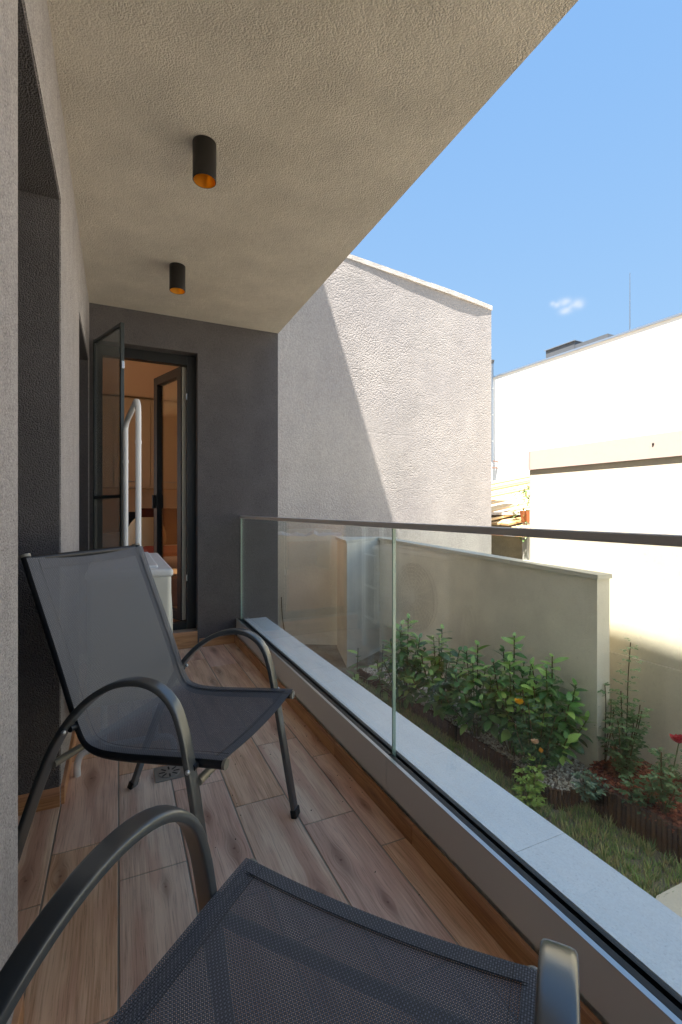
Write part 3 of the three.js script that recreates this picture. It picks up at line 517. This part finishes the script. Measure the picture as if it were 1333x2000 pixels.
// far white building with flue, roof windows, mast
{
  const wb = s => conv(7.06 - 0.512 * s, 22 + s), sA = -22, A = wb(sA), B = wb(2.5), dx = B[0] - A[0], df = B[1] - A[1], L = Math.hypot(dx, df), n = [df / L, -dx / L], o = (p, k) => [p[0] + n[0] * k, p[1] + n[1] * k];
  const h = thing('white_building', 'long white rendered building with a steel flue behind the walls', 'building');
  const top = 7.22;
  part('wall', prism([A, B, o(B, 9), o(A, 9)], GY - 0.05, top), M.white, h);
  part('roof_edge', prism([o(A, -0.05), o(B, -0.05), o(B, 9), o(A, 9)], top + 0.001, top + 0.07), M.alu, h);
  const sAt = px => { const k = (px - 666.5) / FOC; return (7.06 - 22 * k) / (k + 0.512); };
  const box = (p0, p1, y0, y1, d0, d1, m, nm) => part(nm, prism([o(wb(sAt(p0)), d0), o(wb(sAt(p1)), d0), o(wb(sAt(p1)), d1), o(wb(sAt(p0)), d1)], y0, y1), m, h);
  const dg = std({ color: '#55585c', roughness: 0.5 });
  box(1066, 1122, top + 0.072, top + 0.40, 0.02, 1.0, dg, 'roof_window'); box(1123, 1187, top + 0.072, top + 0.24, 0.02, 1.4, dg, 'roof_window');
  box(1064, 1124, top + 0.401, top + 0.43, -0.03, 1.05, M.alu, 'window_cover');
  const m = wb(sAt(1217)), mp = o(m, 0.4); part('mast', new THREE.CylinderGeometry(0.014, 0.024, 2.2, 8), M.steel, h, [mp[0], top + 1.16, -mp[1]]);
  for (let k = 0; k < 6; k++) box(1172 + k * 4.2, 1174.6 + k * 4.2, 5.35 + 0.02, 6.2, -0.02, 0.01, std({ color: '#dcdad4' }), 'vent_slat');
  const fp = o(wb(sAt(970)), -0.3);
  const fm = std({ color: '#7f8a96', roughness: 0.35, metalness: 0.6 }), fl = part('flue', new THREE.CylinderGeometry(0.085, 0.085, 4.5, 24), fm, h, [fp[0], 5.55, -fp[1]]);
  for (const y of [-1.3, -0.1, 1.1]) part('band', new THREE.CylinderGeometry(0.092, 0.092, 0.05, 24), M.steel, fl, [0, y, 0]);
  part('flue_cap', new THREE.CylinderGeometry(0.13, 0.09, 0.16, 24), dg, fl, [0, 2.31, 0]);
  const br = o(wb(sAt(972)), -0.16); part('flue_bracket', new THREE.BoxGeometry(0.5, 0.06, 0.06), std({ color: '#8b6f63' }), fl, [br[0] - fp[0] + 0.1, -2.2, -(br[1] - fp[1])]); part('flue_bracket', new THREE.BoxGeometry(0.5, 0.06, 0.06), std({ color: '#8b6f63' }), fl, [br[0] - fp[0] + 0.1, -2.5, -(br[1] - fp[1])]);
}
// shed with board roof seen in the gap
{
  const s = thing('board_roof_shed', 'old shed with sunlit board roof in the gap between the walls', 'shed');
  const P = (px, zc, y) => { const [X, F] = atDepth(px, zc); return V(X, y, F); };
  const q = [atDepth(900, 15.2), atDepth(1110, 15.2), atDepth(1110, 18), atDepth(900, 18)];
  part('shed_wall', prism(q, GY - 0.05, 0.95), std({ map: M.mortar.map, color: '#a79d86', roughness: 0.95 }), s);
  const tileM = [std({ color: '#d9b98a' }), std({ color: '#cfa878' }), std({ color: '#e0c69c' }), std({ color: '#b98a66' })];
  const rr0 = (px, py) => { const r = px2ray(px, py), sl = 0.30; /* plane y = 1.0 + sl*(zc-15) */ const k = (1.0 - sl * 15 - EYE) / (r.y - sl); return V(r.X * k, EYE + r.y * k, r.F * k); };
  const ra = rr0(955, 992), rb = rr0(1035, 950), rc = rr0(1035, 1000), dir = rb.clone().sub(ra).normalize(), nn = new THREE.Vector3().crossVectors(dir, rc.clone().sub(ra)).normalize(); if (nn.y < 0) nn.negate();
  const side = new THREE.Vector3().crossVectors(nn, dir).negate().normalize(), basis = new THREE.Matrix4().makeBasis(dir, nn, side.clone().negate());   // up the roof
  for (let k = -6; k < 14; k++) { const bd = part('roof_board', new THREE.BoxGeometry(6.4, 0.06, 0.30), tileM[Math.floor(hash(k + 9, 2, 5) * 3.99)], s); bd.quaternion.setFromRotationMatrix(basis); bd.position.copy(ra).lerp(rb, 0.5).addScaledVector(side, 0.32 * k).addScaledVector(nn, -0.02 + 0.05 * (k & 1)); }
  part('eave', prism([atDepth(905, 14.9), atDepth(1100, 14.9), atDepth(1100, 15.3), atDepth(905, 15.3)], 0.96, 1.05), M.mortar, s);
}

// dry specks and leaf crumbs on the balcony tiles
{
  const n = 50, im = new THREE.InstancedMesh(new THREE.IcosahedronGeometry(0.0023, 0), std({ color: '#5a4a3a' }), n), q = new THREE.Object3D();
  for (let i = 0; i < n; i++) { q.position.set(Math.min(0.86, rr(0.2, 0.86) + 0.1 * rnd()), 0.0022, -rr(0.75, 2.6)); q.rotation.set(rr(0, 6), rr(0, 6), 0); q.scale.set(rr(0.5, 1.6), 0.5, rr(0.5, 1.2)); q.updateMatrix(); im.setMatrixAt(i, q.matrix); }
  im.name = 'floor_litter'; scene.add(im); tag(im, 'dry crumbs of leaf and soil on the balcony tiles', 'litter', null, 'stuff');
}

// ---------------------------------------------------------------- beds
const palPts = [];
{
  M.log = [std({ color: '#4b372d' }), std({ color: '#59402f' }), std({ color: '#3f302a' })];
  // outlines along the lawn side, on the ground
  const mulchLine = [[1420, 1742], [1333, 1688], [1260, 1645], [1205, 1612], [1165, 1588], [1150, 1577]].map(p => gpt(...p)), gravLine = [[1152, 1560], [1138, 1574], [1112, 1582], [1080, 1578], [1050, 1560], [1020, 1536], [980, 1508], [930, 1474], [880, 1440], [820, 1400], [760, 1362], [700, 1325]].map(p => gpt(...p));
  const edging = (line, h, label, name) => {
    const cv = new THREE.CatmullRomCurve3(line.map(([X, F]) => V(X, GY, F)), false, 'centripetal'), L = cv.getLength(), n = Math.min(290, Math.floor(L / 0.03)), e = thing(name, label, 'edging');
    const gs = [0, 1, 2].map(k => { const g = new THREE.CylinderGeometry(0.0145, 0.0155, h + 0.06 + 0.006 * k, 8); return g; });
    for (let i = 0; i < n; i++) { const p = cv.getPointAt((i + 0.5) / n), k = Math.floor(hash(i, 4, 6) * 3); part(i ? `log_${String(i).padStart(3, '0')}` : 'log', gs[k], M.log[Math.floor(hash(i, 9, 2) * 3)], e, [p.x, GY + h / 2 - 0.03 + rr(-0.004, 0.004), p.z], [rr(-0.03, 0.03), rr(0, 3), rr(-0.03, 0.03)]); }
    return cv;
  };
  edging(mulchLine, 0.2, 'dark half-log edging along the red mulch bed', 'log_edging');
  edging(gravLine, 0.13, 'brown half-log edging curving round the white gravel bed', 'log_edging');
  const wf = [gw(-2.2), gw(0), gw(1.2), gw(2.4), gw(3.4)].map(p => off(p, -0.0));
  const cwp = s => conv(2.196 - 0.512 * s, 3.9 + s);
  const mulchPoly = [...mulchLine, [gravLine[0][0] + 0.02, gravLine[0][1] + 0.05], off(gA, -0.03), cwp(-0.02), cwp(-2.4)];
  const gravPoly = [...gravLine, gw(2.9), off(gw(1.5), 0.01), off(gA, 0.01)];
  const mb = part('mulch_bed', prism(mulchPoly, GY - 0.03, GY + 0.16), std({ map: scaled(tone([96, 44, 32], 0.5, 0.5, 131), 0.5), bumpMap: scaled(stucco, 0.4), bumpScale: 0.02 }), scene); tag(mb, 'raised bed of red-brown bark mulch under the roses', 'flower bed', null, 'structure');
  const gb = part('gravel_bed', prism(gravPoly, GY - 0.03, GY + 0.095), std({ map: scaled(tone([150, 144, 134], 0.5, 0.5, 141), 0.5), bumpMap: scaled(stucco, 0.4), bumpScale: 0.02 }), scene); tag(gb, 'bed of pale gravel at the foot of the garden wall', 'flower bed', null, 'structure');
  const inside = (p, poly) => { let c = false; for (let i = 0, j = poly.length - 1; i < poly.length; j = i++) { const [xi, yi] = poly[i], [xj, yj] = poly[j]; if ((yi > p[1]) !== (yj > p[1]) && p[0] < (xj - xi) * (p[1] - yi) / (yj - yi) + xi) c = !c; } return c; };
  const scatter = (name, label, cat, poly, n, geo, mat, place, cols) => {
    const im = new THREE.InstancedMesh(geo, mat, n), xs = poly.map(p => p[0]), fs = poly.map(p => p[1]), q = new THREE.Object3D(), c = new THREE.Color(); let i = 0, tries = 0;
    while (i < n && tries++ < n * 60) { const p = [rr(Math.min(...xs), Math.max(...xs)), rr(Math.min(...fs), Math.max(...fs))]; if (!inside(p, poly)) continue; place(q, p); q.updateMatrix(); im.setMatrixAt(i, q.matrix); im.setColorAt(i, c.copy(cols[Math.floor(rnd() * cols.length)]).multiplyScalar(rr(0.75, 1.15))); i++; }
    im.count = i; im.name = name; im.castShadow = im.receiveShadow = true; scene.add(im); tag(im, label, cat, null, 'stuff');
  };
  const C = h => new THREE.Color(h);
  scatter('gravel', 'loose white and grey gravel stones', 'gravel', gravPoly, 9000, new THREE.IcosahedronGeometry(0.012, 0), std({ color: '#ffffff', roughness: 0.85 }), (q, p) => { q.position.set(p[0], GY + 0.098 + rr(0, 0.006), -p[1]); q.rotation.set(rr(0, 6), rr(0, 6), rr(0, 6)); q.scale.set(rr(0.6, 1.3), rr(0.5, 0.8), rr(0.6, 1.3)); }, [C('#e6e2da'), C('#d8d2c6'), C('#efede8'), C('#a79f92'), C('#7b746b')]);
  scatter('bark_mulch', 'loose red-brown bark chips', 'mulch', mulchPoly, 5200, new THREE.BoxGeometry(0.045, 0.006, 0.014), std({ color: '#ffffff', roughness: 0.9 }), (q, p) => { q.position.set(p[0], GY + 0.166 + rr(0, 0.022), -p[1]); q.rotation.set(rr(-0.5, 0.5), rr(0, 6), rr(-0.5, 0.5)); q.scale.set(rr(0.5, 1.3), 1, rr(0.6, 1.4)); }, [C('#84412f'), C('#6e3226'), C('#95523c'), C('#5a352a'), C('#a2664c')]);
  // lawn
  const lawnPoly = [[1.15, -2], [1.15, 5.4], ...[...gravLine].reverse().map(p => [p[0] - 0.03, p[1]]), ...[...mulchLine].reverse().map(p => [p[0] - 0.03, p[1]]), [4, -2]];
  const blade = (() => { const pos = []; for (let k = 0; k < 6; k++) { const a = k * 1.05 + 0.3 * hash(k, 1, 1), r = 0.012 * hash(k, 2, 1), h = 0.03 + 0.03 * hash(k, 3, 1), l = 0.012 + 0.03 * hash(k, 4, 1), w = 0.0022, x = Math.cos(a) * r, z = Math.sin(a) * r, X = x + Math.cos(a) * l, Z = z + Math.sin(a) * l, nx = -Math.sin(a) * w, nz = Math.cos(a) * w; pos.push(x - nx, 0, z - nz, x + nx, 0, z + nz, (x + X) / 2 + nx * 0.8, h * 0.65, (z + Z) / 2 + nz * 0.8, x - nx, 0, z - nz, (x + X) / 2 + nx * 0.8, h * 0.65, (z + Z) / 2 + nz * 0.8, (x + X) / 2 - nx * 0.8, h * 0.65, (z + Z) / 2 - nz * 0.8, (x + X) / 2 - nx * 0.8, h * 0.65, (z + Z) / 2 - nz * 0.8, (x + X) / 2 + nx * 0.8, h * 0.65, (z + Z) / 2 + nz * 0.8, X, h, Z); } const g = new THREE.BufferGeometry(); g.setAttribute('position', new THREE.Float32BufferAttribute(pos, 3)); g.computeVertexNormals(); return g; })();
  const slabPoly = [[1283, 1762], [1420, 1690], [1500, 2100], [1150, 2100]].map(p => gpt(...p));
  const grassIn = lawnPoly; let cnt = 0;
  scatter('lawn_grass', 'short green and straw-coloured lawn grass', 'grass', grassIn, 26000, blade, new THREE.MeshStandardMaterial({ color: '#ffffff', roughness: 0.85, side: THREE.DoubleSide }), (q, p) => { const hid = inside(p, slabPoly); q.position.set(p[0], GY - (hid ? 0.2 : 0.002), -p[1]); q.rotation.set(0, rr(0, 6), 0); const s = rr(0.6, 1.25); q.scale.set(s, s * rr(0.6, 1.2), s); }, [C('#8aa860'), C('#769856'), C('#9cb068'), C('#c0b880'), C('#b0a874'), C('#6a8e5a')]);
  const ps = part('paving_slab', prism(slabPoly, GY - 0.03, GY + 0.035), M.capStone, scene); tag(ps, 'pale concrete paving slab at the edge of the lawn', 'paving', null, 'structure');
}

// ---------------------------------------------------------------- plants
function leafGeo(L, W, curl, fold) {                      // pointed oval leaf, base at the origin, pointing +z
  const n = 6, pos = [], idx = [];
  for (let i = 0; i <= n; i++) { const t = i / n, w = W / 2 * Math.pow(Math.sin(Math.PI * Math.pow(clamp(t, 0.001, 0.999), 0.85)), 0.8), y = -curl * L * t * t; pos.push(-w, y + fold * w, t * L, 0, y, t * L, w, y + fold * w, t * L); }
  for (let i = 0; i < n; i++) { const a = 3 * i; idx.push(a, a + 3, a + 1, a + 1, a + 3, a + 4, a + 1, a + 4, a + 2, a + 2, a + 4, a + 5); }
  const g = new THREE.BufferGeometry(); g.setAttribute('position', new THREE.Float32BufferAttribute(pos, 3)); g.setIndex(idx); g.computeVertexNormals(); return g;
}
const leafMat = c => new THREE.MeshPhysicalMaterial({ color: c, roughness: 0.36, side: THREE.DoubleSide, transmission: 0.2, thickness: 0 });
const laurelG = [leafGeo(0.125, 0.062, 0.3, 0.12), leafGeo(0.11, 0.056, 0.5, 0.1), leafGeo(0.14, 0.066, 0.2, 0.15)];
const laurelM = ['#67994f', '#558648', '#75a561', '#4a7743', '#a5cc6c', '#628e5c'].map(leafMat);
M.stem = std({ color: '#5b5136' }); M.greenStem = std({ color: '#5f6f3c' });
const Q = (dir, roll) => { const z = dir.clone().normalize(), x = new THREE.Vector3(0, 1, 0).cross(z).normalize(); if (x.lengthSq() < 0.1) x.set(1, 0, 0); const y = new THREE.Vector3().crossVectors(z, x); return new THREE.Quaternion().setFromRotationMatrix(new THREE.Matrix4().makeBasis(x, y, z)).multiply(new THREE.Quaternion().setFromAxisAngle(new THREE.Vector3(0, 0, 1), roll)); };
function laurel(px, py, H, spread, shoots, label, per = 19) {
  const [X, F] = gpt(px, py, GY + 0.1), b = thing('laurel_bush', label, 'shrub', [X, GY + 0.09, -F], 0, 'laurel bushes along the garden wall');
  let n = 0;
  for (let s = 0; s < shoots; s++) {
    const f = s / Math.max(1, shoots - 1), a = s * 2.4 + rr(-0.3, 0.3), top = s ? mix(0.97, 0.42, Math.pow(f, 0.9)) * H * rr(0.9, 1.04) : H, out = (s ? spread * Math.sqrt(f * 0.85 + 0.15) * rr(0.7, 1.05) : 0.02), cx = Math.cos(a) * out, cz = Math.sin(a) * out * 0.85;
    const cv = new THREE.CatmullRomCurve3([new THREE.Vector3(0.015 * Math.cos(a), -0.02, 0.015 * Math.sin(a)), new THREE.Vector3(cx * 0.35, top * 0.35, cz * 0.35), new THREE.Vector3(cx * 0.85, top * 0.72, cz * 0.85), new THREE.Vector3(cx * 1.1, top, cz * 1.1)]);
    part('stem', new THREE.TubeGeometry(cv, 12, 0.0048, 6), s % 2 ? M.greenStem : M.stem, b);
    const L = cv.getLength(), reach = Math.min(0.85, 0.34 / L), fresh = rnd() < 0.35;
    for (let i = 0; i < per && n < 298; i++) {
      const t = 1 - reach * Math.pow(1 - (i + 0.5) / per, 0.9), q = (t - 1 + reach) / reach, p = cv.getPointAt(Math.min(1, t)), an = i * 2.4 + rr(-0.4, 0.4), up = mix(-0.25, 1.1, q * q) + rr(-0.3, 0.3);
      const d = new THREE.Vector3(Math.cos(an) + cx * 0.8, up, Math.sin(an) + cz * 0.8), m = part(n ? `leaf_${String(n).padStart(3, '0')}` : 'leaf', laurelG[Math.floor(rnd() * 3)], laurelM[q > 0.7 && fresh ? 4 : Math.floor(rnd() * 4.6)], b, p.toArray());
      m.quaternion.copy(Q(d, rr(-0.5, 0.5))); m.scale.setScalar(rr(0.7, 1.1) * (q > 0.9 ? 0.65 : 1)); n++;
    }
  }
  return b;
}
laurel(697, 1340, 0.44, 0.10, 2, 'thin laurel sprig between the pier and the first laurel bush', 9);
laurel(745, 1356, 0.55, 0.14, 4, 'sparse young laurel seen just beside the glass joint', 10);
laurel(794, 1376, 0.90, 0.29, 15, 'leafy laurel bush right behind the joint of the glass panels');
laurel(860, 1402, 0.87, 0.30, 15, 'laurel bush with pale new leaves, second from the glass joint');
laurel(930, 1438, 0.82, 0.30, 14, 'laurel bush with bare lower stems beside the yellow rose bush');
laurel(1002, 1474, 0.98, 0.28, 15, 'tallest laurel bush, directly behind the yellow rose');
laurel(1076, 1494, 0.86, 0.34, 15, 'laurel bush at the end of the row by the wall corner');

// roses: thin canes, small leaflets (joined), flowers built petal by petal
const rl = leafGeo(0.034, 0.019, 0.2, 0.2);
function sprays(cv, count, from, size, set) {
  for (let i = 0; i < count; i++) {
    const t = mix(from, 1, (i + 0.5) / count), p = cv.getPointAt(t), an = i * 2.4 + rr(-0.5, 0.5), d = new THREE.Vector3(Math.cos(an), rr(-0.05, 0.5), Math.sin(an)).normalize(), L = size * rr(0.6, 1.2);
    for (let k = 0; k < 5; k++) {
      const q = p.clone().addScaledVector(d, L * (k < 4 ? 0.45 + 0.3 * (k >> 1) : 1)), side = k < 4 ? (k & 1 ? 1 : -1) : 0, dd = d.clone().applyAxisAngle(new THREE.Vector3(0, 1, 0), side * 1.0); dd.y += rr(-0.25, 0.15);
      const g = rl.clone(); g.applyMatrix4(new THREE.Matrix4().compose(q, Q(dd, rr(-0.4, 0.4)), new THREE.Vector3(1, 1, 1).multiplyScalar(rr(0.7, 1.2)))); set.push(g);
    }
  }
}
function flower(parent, at, r, col, open) {
  const m = new THREE.MeshPhysicalMaterial({ color: col, roughness: 0.7, side: THREE.DoubleSide, transmission: 0.15, thickness: 0 }), f = new THREE.Group(); f.name = 'flower'; f.position.copy(at); parent.add(f);
  const pg = leafGeo(r * 1.1, r * 1.15, -0.5, 0.35);
  for (let k = 0; k < 16; k++) { const a = k * 2.4, el = mix(1.35, open, k / 15); const p = part('petal', pg, m, f); p.quaternion.copy(Q(new THREE.Vector3(Math.cos(a) * Math.cos(el), Math.sin(el), Math.sin(a) * Math.cos(el)), 0)); p.scale.setScalar(mix(0.45, 1, k / 15)); }
  return f;
}
const roseM = leafMat('#55794f'), roseM2 = leafMat('#648658'), roseM3 = leafMat('#8fb052');
function rose(px, py, yb, label, canes, mat, flowers = [], size = 0.06, den = 30, from = 0.12, name = 'rose_bush') {
  const [X, F] = gpt(px, py, yb), b = thing(name, label, 'rose bush', [X, yb - 0.02, -F], 0, 'rose bushes in the beds'), sets = [];
  for (const [dx, dz, h] of canes) {
    const cv = new THREE.CatmullRomCurve3([new THREE.Vector3(0, 0, 0), new THREE.Vector3(dx * 0.4 + rr(-0.01, 0.01), h * 0.4, dz * 0.4), new THREE.Vector3(dx * 0.8 + rr(-0.012, 0.012), h * 0.75, dz * 0.8), new THREE.Vector3(dx, h, dz)]);
    part('cane', new THREE.TubeGeometry(cv, 16, 0.004, 6), M.stem, b); sprays(cv, Math.round(den * h), from, size, sets);
  }
  const fo = part('foliage', mergeGeometries(sets), mat, b); fo.userData.kind = 'stuff';
  for (const [at, r, c, o] of flowers) { flower(b, at, r, c, o); const s = new THREE.CatmullRomCurve3([new THREE.Vector3(0, 0, 0), new THREE.Vector3(at.x * 0.5, at.y * 0.6, at.z * 0.6), at.clone()]); part('cane', new THREE.TubeGeometry(s, 12, 0.003, 6), M.greenStem, b); }
  return b;
}
// offset from a plant's base to a pixel, at about the base's own depth
const toward = (px, py, yb, qx, qy, nearer = 0) => { const [X, F] = gpt(px, py, yb), zc = X * SN + F * CS - nearer, r = px2ray(qx, qy); return new THREE.Vector3(r.X * zc - X, EYE + r.y * zc - (yb - 0.02), -(r.F * zc - F)); };
const gB0 = GY + 0.1, mB0 = GY + 0.17;
rose(1045, 1520, gB0, 'bushy rose with one yellow bloom and a faded peach one in the gravel', [[-0.12, 0.05, 0.62], [0.05, 0.05, 0.58], [0.16, 0.0, 0.55], [-0.04, -0.08, 0.66], [0.24, 0.02, 0.42], [-0.2, 0.0, 0.46], [0.1, 0.1, 0.5], [0.02, 0.12, 0.36]], roseM,
  [[toward(1045, 1520, gB0, 1015, 1376, 0.1), 0.042, '#f0b51c', 0.25], [toward(1045, 1520, gB0, 1046, 1453, 0.16), 0.035, '#e6c2a0', 0.1], [toward(1045, 1520, gB0, 1057, 1470, 0.16), 0.03, '#e0a01f', 0.9]], 0.07, 44, 0.2);
rose(1182, 1492, mB0, 'thin young rose with two bare canes in the wall corner', [[0.0, 0.0, 0.62], [0.03, 0.05, 0.45], [0.07, 0.0, 0.5]], roseM2, [], 0.06, 30, 0.15);
rose(1218, 1520, mB0, 'tall upright rose reaching above the wall joint line', [[0.11, -0.02, 0.98], [-0.09, 0.02, 0.46], [0.13, 0.05, 0.5], [0.02, 0.06, 0.42], [0.18, -0.04, 0.44], [-0.03, 0.09, 0.3], [0.06, -0.06, 0.62], [0.08, 0.07, 0.56], [-0.06, -0.05, 0.36]], roseM2, [], 0.075, 46, 0.1);
rose(1298, 1592, mB0, 'rose bush carrying a crimson bloom in the red mulch', [[-0.1, 0.04, 0.36], [0.1, 0.02, 0.42], [0.02, -0.03, 0.4], [0.16, 0.08, 0.33], [-0.05, 0.1, 0.28], [0.08, -0.08, 0.38], [-0.14, -0.02, 0.3]], roseM, [[toward(1298, 1592, mB0, 1326, 1452, 0.02), 0.055, '#b3122c', 0.2]], 0.055, 34, 0.35);
rose(1145, 1556, mB0, 'low grey-green plant at the tip of the mulch bed', [[-0.05, 0.03, 0.13], [0.06, 0.0, 0.15], [0.0, 0.08, 0.12], [0.12, 0.03, 0.12], [0.05, -0.06, 0.14]], leafMat('#5f7d66'), [], 0.06, 70, 0.1, 'low_plant');
rose(1250, 1575, mB0, 'low dark leafy plant under the tall rose', [[-0.12, 0.0, 0.16], [0.08, 0.04, 0.14], [0.0, -0.07, 0.18], [0.16, -0.02, 0.12]], roseM, [], 0.06, 70, 0.1, 'low_plant');
rose(1035, 1580, GY, 'yellow-green young plant growing on the lawn side of the gravel', [[-0.06, 0.0, 0.3], [0.05, 0.02, 0.34], [0.0, -0.04, 0.26], [0.1, -0.02, 0.22], [-0.1, 0.05, 0.2], [-0.02, 0.08, 0.16]], roseM3, [], 0.06, 70, 0.1, 'low_plant');
// potted plant by the shed
{
  const [X, F] = atDepth(1030, 14.4), b = thing('trailing_plant', 'green trailing plant in a clay pot on the shed eave', 'plant', [X, 0, -F]), set = [];
  part('post', new THREE.BoxGeometry(0.2, 1.75, 0.2), M.mortar, b, [0, -0.13, 0]); part('pot', new THREE.CylinderGeometry(0.22, 0.15, 0.35, 20), std({ color: '#a5633c' }), b, [0, 0.92, 0]);
  for (let k = 0; k < 260; k++) { const g = leafGeo(0.13, 0.06, 0.3, 0.2), a = rr(0, 6.3), r = rr(0, 0.45), y = rr(0.2, 1.9); g.applyMatrix4(new THREE.Matrix4().compose(new THREE.Vector3(Math.cos(a) * r, y, Math.sin(a) * r), Q(new THREE.Vector3(Math.cos(a), rr(-0.6, 0.4), Math.sin(a)), 0), new THREE.Vector3(1, 1, 1))); set.push(g); }
  part('foliage', mergeGeometries(set), leafMat('#5b7a3a'), b).userData.kind = 'stuff';
}

renderer.render(scene, camera);
